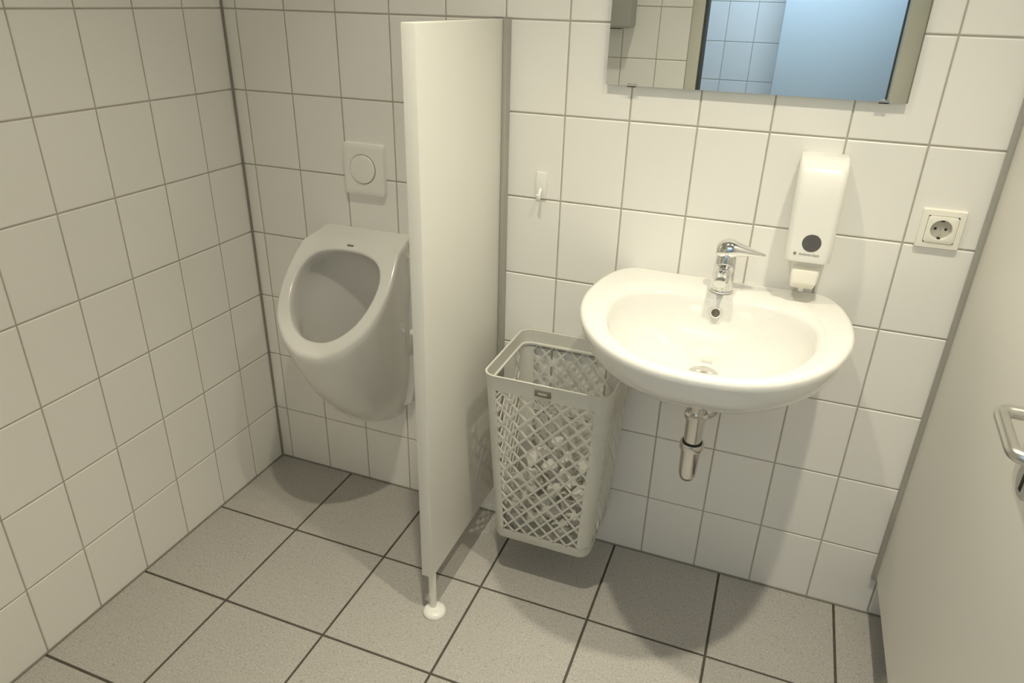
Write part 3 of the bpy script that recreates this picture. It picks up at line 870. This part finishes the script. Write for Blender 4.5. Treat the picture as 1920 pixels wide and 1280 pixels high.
# lattice sides: crossing strips clipped to the panel
def side_corners(face):
    """Bilinear corners (bottom-left, bottom-right, top-left, top-right) seen from outside, and outward normal."""
    e = 0.024
    def at(z):
        q = (z - B0[4]) / (B1[4] - B0[4])
        return [B0[i] + (B1[i] - B0[i]) * q for i in range(4)]
    zl, zh = zb + 0.030, zr + 0.004
    lo, hi = at(zl), at(zh)
    if face == 'front': return (Vector((lo[0] + e, lo[2], zl)), Vector((lo[1] - e, lo[2], zl)), Vector((hi[0] + e, hi[2], zh)), Vector((hi[1] - e, hi[2], zh)))
    if face == 'back': return (Vector((lo[1] - e, lo[3], zl)), Vector((lo[0] + e, lo[3], zl)), Vector((hi[1] - e, hi[3], zh)), Vector((hi[0] + e, hi[3], zh)))
    if face == 'left': return (Vector((lo[0], lo[3] - e, zl)), Vector((lo[0], lo[2] + e, zl)), Vector((hi[0], hi[3] - e, zh)), Vector((hi[0], hi[2] + e, zh)))
    return (Vector((lo[1], lo[2] + e, zl)), Vector((lo[1], lo[3] - e, zl)), Vector((hi[1], hi[2] + e, zh)), Vector((hi[1], hi[3] - e, zh)))
def lattice(face, px_=0.042, pz_=0.047, sw=0.0052, hole=None):
    bl, br, tl, trr = side_corners(face)
    Wm = 0.5 * ((br - bl).length + (trr - tl).length); Hm = (tl - bl).length
    nx = max(1, round(Wm / px_)); px = Wm / nx
    nrm_ = (br - bl).cross(tl - bl).normalized()
    def mp(u, v, d):
        a = u / Wm; b = v / Hm
        return (bl * (1 - a) + br * a) * (1 - b) + (tl * (1 - a) + trr * a) * b - nrm_ * d
    b = bmesh.new()
    slope = pz_ / px
    def strip(u0, v0, u1, v1, d0):
        dx, dy = u1 - u0, v1 - v0
        L = math.hypot(dx, dy)
        if L < 0.004: return
        nx_, ny_ = -dy / L * sw / 2, dx / L * sw / 2
        vs = []
        for d in (d0, d0 + 0.0028):
            for (u, v) in ((u0 + nx_, v0 + ny_), (u1 + nx_, v1 + ny_), (u1 - nx_, v1 - ny_), (u0 - nx_, v0 - ny_)):
                vs.append(b.verts.new(mp(min(max(u, -0.002), Wm + 0.002), min(max(v, -0.002), Hm + 0.002), d)))
        for f in ((3, 2, 1, 0), (4, 5, 6, 7), (0, 1, 5, 4), (1, 2, 6, 5), (2, 3, 7, 6), (3, 0, 4, 7)):
            b.faces.new([vs[i] for i in f])
    def clip(c, s, d0):
        # v = s*u + c over 0..Wm, 0..Hm
        us = [0, Wm]
        ua = (0 - c) / s; ub = (Hm - c) / s
        lo_u = max(0, min(ua, ub)); hi_u = min(Wm, max(ua, ub))
        if hi_u - lo_u < 1e-4: return
        segs = [(lo_u, hi_u)]
        if hole:                                          # (u0, u1, v0): no lattice above v0 between u0 and u1
            new = []
            for a, e in segs:
                N_ = 60; run = None
                for k in range(N_ + 1):
                    u = a + (e - a) * k / N_; v = s * u + c
                    inside_ = hole[0] < u < hole[1] and v > hole[2]
                    if not inside_ and run is None: run = u
                    if (inside_ or k == N_) and run is not None:
                        new.append((run, u)); run = None
            segs = new
        for a, e in segs:
            strip(a, s * a + c, e, s * e + c, d0)
    k = -nx - 1
    while k * pz_ < Hm + nx * pz_ + pz_:
        clip(k * pz_ - pz_ * 0.0, slope, 0.0)
        clip(k * pz_, -slope, 0.0004)
        k += 1
    if hole:
        u0, u1, v0 = hole
        strip(u0, v0, u1, v0, 0.0); strip(u0, v0, u0, Hm, 0.0); strip(u1, v0, u1, Hm, 0.0)
    return bm_obj('lattice_side', b, M['basket'])
for face in ('front', 'back', 'left', 'right'):
    P_(lattice(face, hole=None if face in ('front', 'back') else (0.035, 0.165, 0.365)))
# badge on the front of the rim
q = 0.955
yb = B0[2] + (B1[2] - B0[2]) * ((z1 - 0.02 - zb) / (z1 - zb))
bd = box('badge', (0.995, yb - 0.0030, z1 - 0.031), (1.034, yb + 0.001, z1 - 0.014), M['badge'], None, 0.0008)
P_(bd)
bl_ = box('badge_relief', (1.0035, yb - 0.0036, z1 - 0.0265), (1.0255, yb - 0.0026, z1 - 0.0205), M['badge_line'], None, 0.0004)
bl_.parent = bd

# ------------------------------------------------------------------ crumpled paper towels in the basket
def crumple(seed):
    r = random.Random(seed)
    b = bmesh.new()
    bmesh.ops.create_icosphere(b, subdivisions=2, radius=1.0)
    dirs = [(Vector((r.gauss(0, 1), r.gauss(0, 1), r.gauss(0, 1))).normalized(), r.uniform(0.35, 0.85)) for _ in range(9)]
    for v in b.verts:
        n_ = v.co.normalized(); s = 1.15
        for d, off in dirs:                                # flat facets, like folded paper
            k = n_.dot(d)
            if k > 0.05: s = min(s, off / k)
        v.co = n_ * s * r.uniform(0.82, 1.12)
    me = bpy.data.meshes.new('crumpled_paper')
    b.to_mesh(me); b.free()
    me.materials.append(M['paper'])
    return me
pm = [crumple(s) for s in range(8)]
rp = random.Random(11)
placed = []
levels = [(0.174, 12), (0.205, 12), (0.245, 11), (0.285, 9), (0.32, 6), (0.350, 3)]
for z, n_ in levels:
    tries = 0; cnt = 0
    while cnt < n_ and tries < 900:
        tries += 1
        q = (z - zb) / (z1 - zb)
        x0, x1, y0, y1 = [B0[i] + (B1[i] - B0[i]) * q for i in range(4)]
        s = rp.uniform(0.024, 0.034)
        x = rp.uniform(x0 + s + 0.006, x1 - s - 0.006); y = rp.uniform(y0 + s + 0.006, y1 - s - 0.006)
        if z > 0.30 and abs(x - 0.98) > 0.085: continue
        if any((Vector((x, y, z)) - p).length < (s + ps) * 0.84 for p, ps in placed): continue
        placed.append((Vector((x, y, z)), s)); cnt += 1
        o = link(bpy.data.objects.new('crumpled_paper', pm[rp.randrange(8)]))
        o.location = (x, y, z); o.scale = (s * rp.uniform(0.85, 1.1), s * rp.uniform(0.85, 1.1), s * rp.uniform(0.7, 0.95))
        o.rotation_euler = (rp.uniform(0, 6.28), rp.uniform(0, 6.28), rp.uniform(0, 6.28))
        tag(o, 'crumpled white paper towel lying in the lattice waste basket', 'paper', 'used paper towels in the basket')

# ------------------------------------------------------------------ cubicle door on the right
DXF = 1.840
t = thing('door_1', 'white cubicle door with bent lever handle at the right edge', 'door', (DXF, -0.36, 0), kind='structure')
part_abs(box('leaf', (DXF, -0.985, 0.130), (DXF + 0.030, -0.013, 2.03), M['door'], None, 0.002), t)
pf = bmesh.new()
for lo, hi in (((DXF - 0.010, -0.0035, 0.120), (DXF + 0.042, -0.0005, 2.04)), ((DXF - 0.010, -0.0125, 0.120), (DXF + 0.0045, -0.0030, 2.04)), ((DXF + 0.0305, -0.026, 0.120), (DXF + 0.042, -0.0030, 2.04))):
    box_bm(lo, hi, 0.0008, 1, pf)
part_abs(bm_obj('wall_profile', pf, M['alu'], None, 40), t)
hr = 0.0098
hx = DXF - 0.050
hp = arc_path([(DXF + 0.001, -0.556, 0.917), (hx, -0.556, 0.917), (hx, -0.664, 0.905), (DXF + 0.001, -0.664, 0.905)], 0.017, 8)
h_ = part_abs(loft_obj('lever_handle', tube_rings(hp, hr, 20), M['satin'], None, True, True, 60), t)
part_abs(lathe_obj('handle_rosette', [(0.001, 0.0), (0.026, 0.0), (0.026, -0.007), (0.0245, -0.009), (0.001, -0.009)], (DXF, -0.664, 0.905), M['satin'], None, 'x', 40), t)
kr = part_abs(lathe_obj('lock_rosette', [(0.001, 0.0), (0.0275, 0.0), (0.0275, -0.007), (0.0255, -0.0092), (0.001, -0.0092)], (DXF, -0.607, 0.838), M['satin'], None, 'x', 40), t)
kk = box('key_slot', (DXF - 0.0100, -0.612, 0.822), (DXF - 0.0088, -0.603, 0.850), M['hole'], None, 0.0005)
kk.parent = t; kk.matrix_parent_inverse = Matrix.Translation(t.location).inverted()

t = thing('cubicle_panel', 'white fixed cubicle panel continuing from the door, outside the frame', 'partition', (DXF, -1.29, 0), kind='structure')
part_abs(box('panel', (DXF, -1.590, 0.130), (DXF + 0.030, -0.992, 2.03), M['door'], None, 0.002), t)
for y in (-1.06, -1.50):
    part_abs(lathe_obj('foot_post', [(0.010, 0.0), (0.010, 0.132)], (DXF + 0.015, y, 0), M['alu'], None, 'z', 20), t)

# ------------------------------------------------------------------ things seen only in the mirror
t = thing('towel_dispenser', 'grey paper towel dispenser on the front wall, seen in the mirror', 'towel dispenser', (0.60, YF, 1.33))
part_abs(box('housing', (0.45, YF, 1.335), (0.757, YF + 0.11, 1.70), M['dispgrey'], None, 0.012, 3), t)
part_abs(box('towel_slot', (0.50, YF + 0.03, 1.331), (0.71, YF + 0.07, 1.337), M['hole'], None, 0.001), t)
t = thing('blue_patch_stand_in', 'made-up plain pale blue box filling the blue patch in the mirror', 'stand-in', (1.56, -2.66, 0))  # made-up box, only fills the flat blue patch in the mirror
part_abs(box('body', (1.300, YFAR + 0.01, 0.05), (1.880, -2.50, 2.02), M['blue'], None, 0.003), t)
part_abs(box('door', (1.303, -2.50, 0.06), (1.877, -2.482, 2.01), M['blue'], None, 0.002), t)
part_abs(box('plinth', (1.32, YFAR + 0.01, 0.0), (1.86, -2.52, 0.05), M['dispgrey'], None, 0.002), t)

# ------------------------------------------------------------------ pieces that belong to a part, one level deeper
SUB = {'aerator': 'spout', 'drain_plug': 'drain_flange', 'overflow_rim': 'overflow_hole', 'button_gap': 'plate', 'key_slot': 'lock_rosette',
       'pin_hole': 'recess', 'earth_clip': 'recess', 'screw': 'recess', 'seal_ring': 'clamp_ring', 'emblem_dot': 'emblem_ring',
       'towel_slot': 'housing', 'foot_disc': 'foot_post', 'nozzle': 'push_lever', 'cartridge_collar': 'lever'}
for o in list(bpy.data.objects):
    base = o.name.split('.')[0]
    if base in SUB and o.parent is not None and o.parent.type == 'EMPTY':
        for p in o.parent.children:
            if p.name.split('.')[0] == SUB[base]:
                o.parent = p                       # parts keep world coordinates, so no offset is needed
                o.matrix_parent_inverse = Matrix.Identity(4)
                break
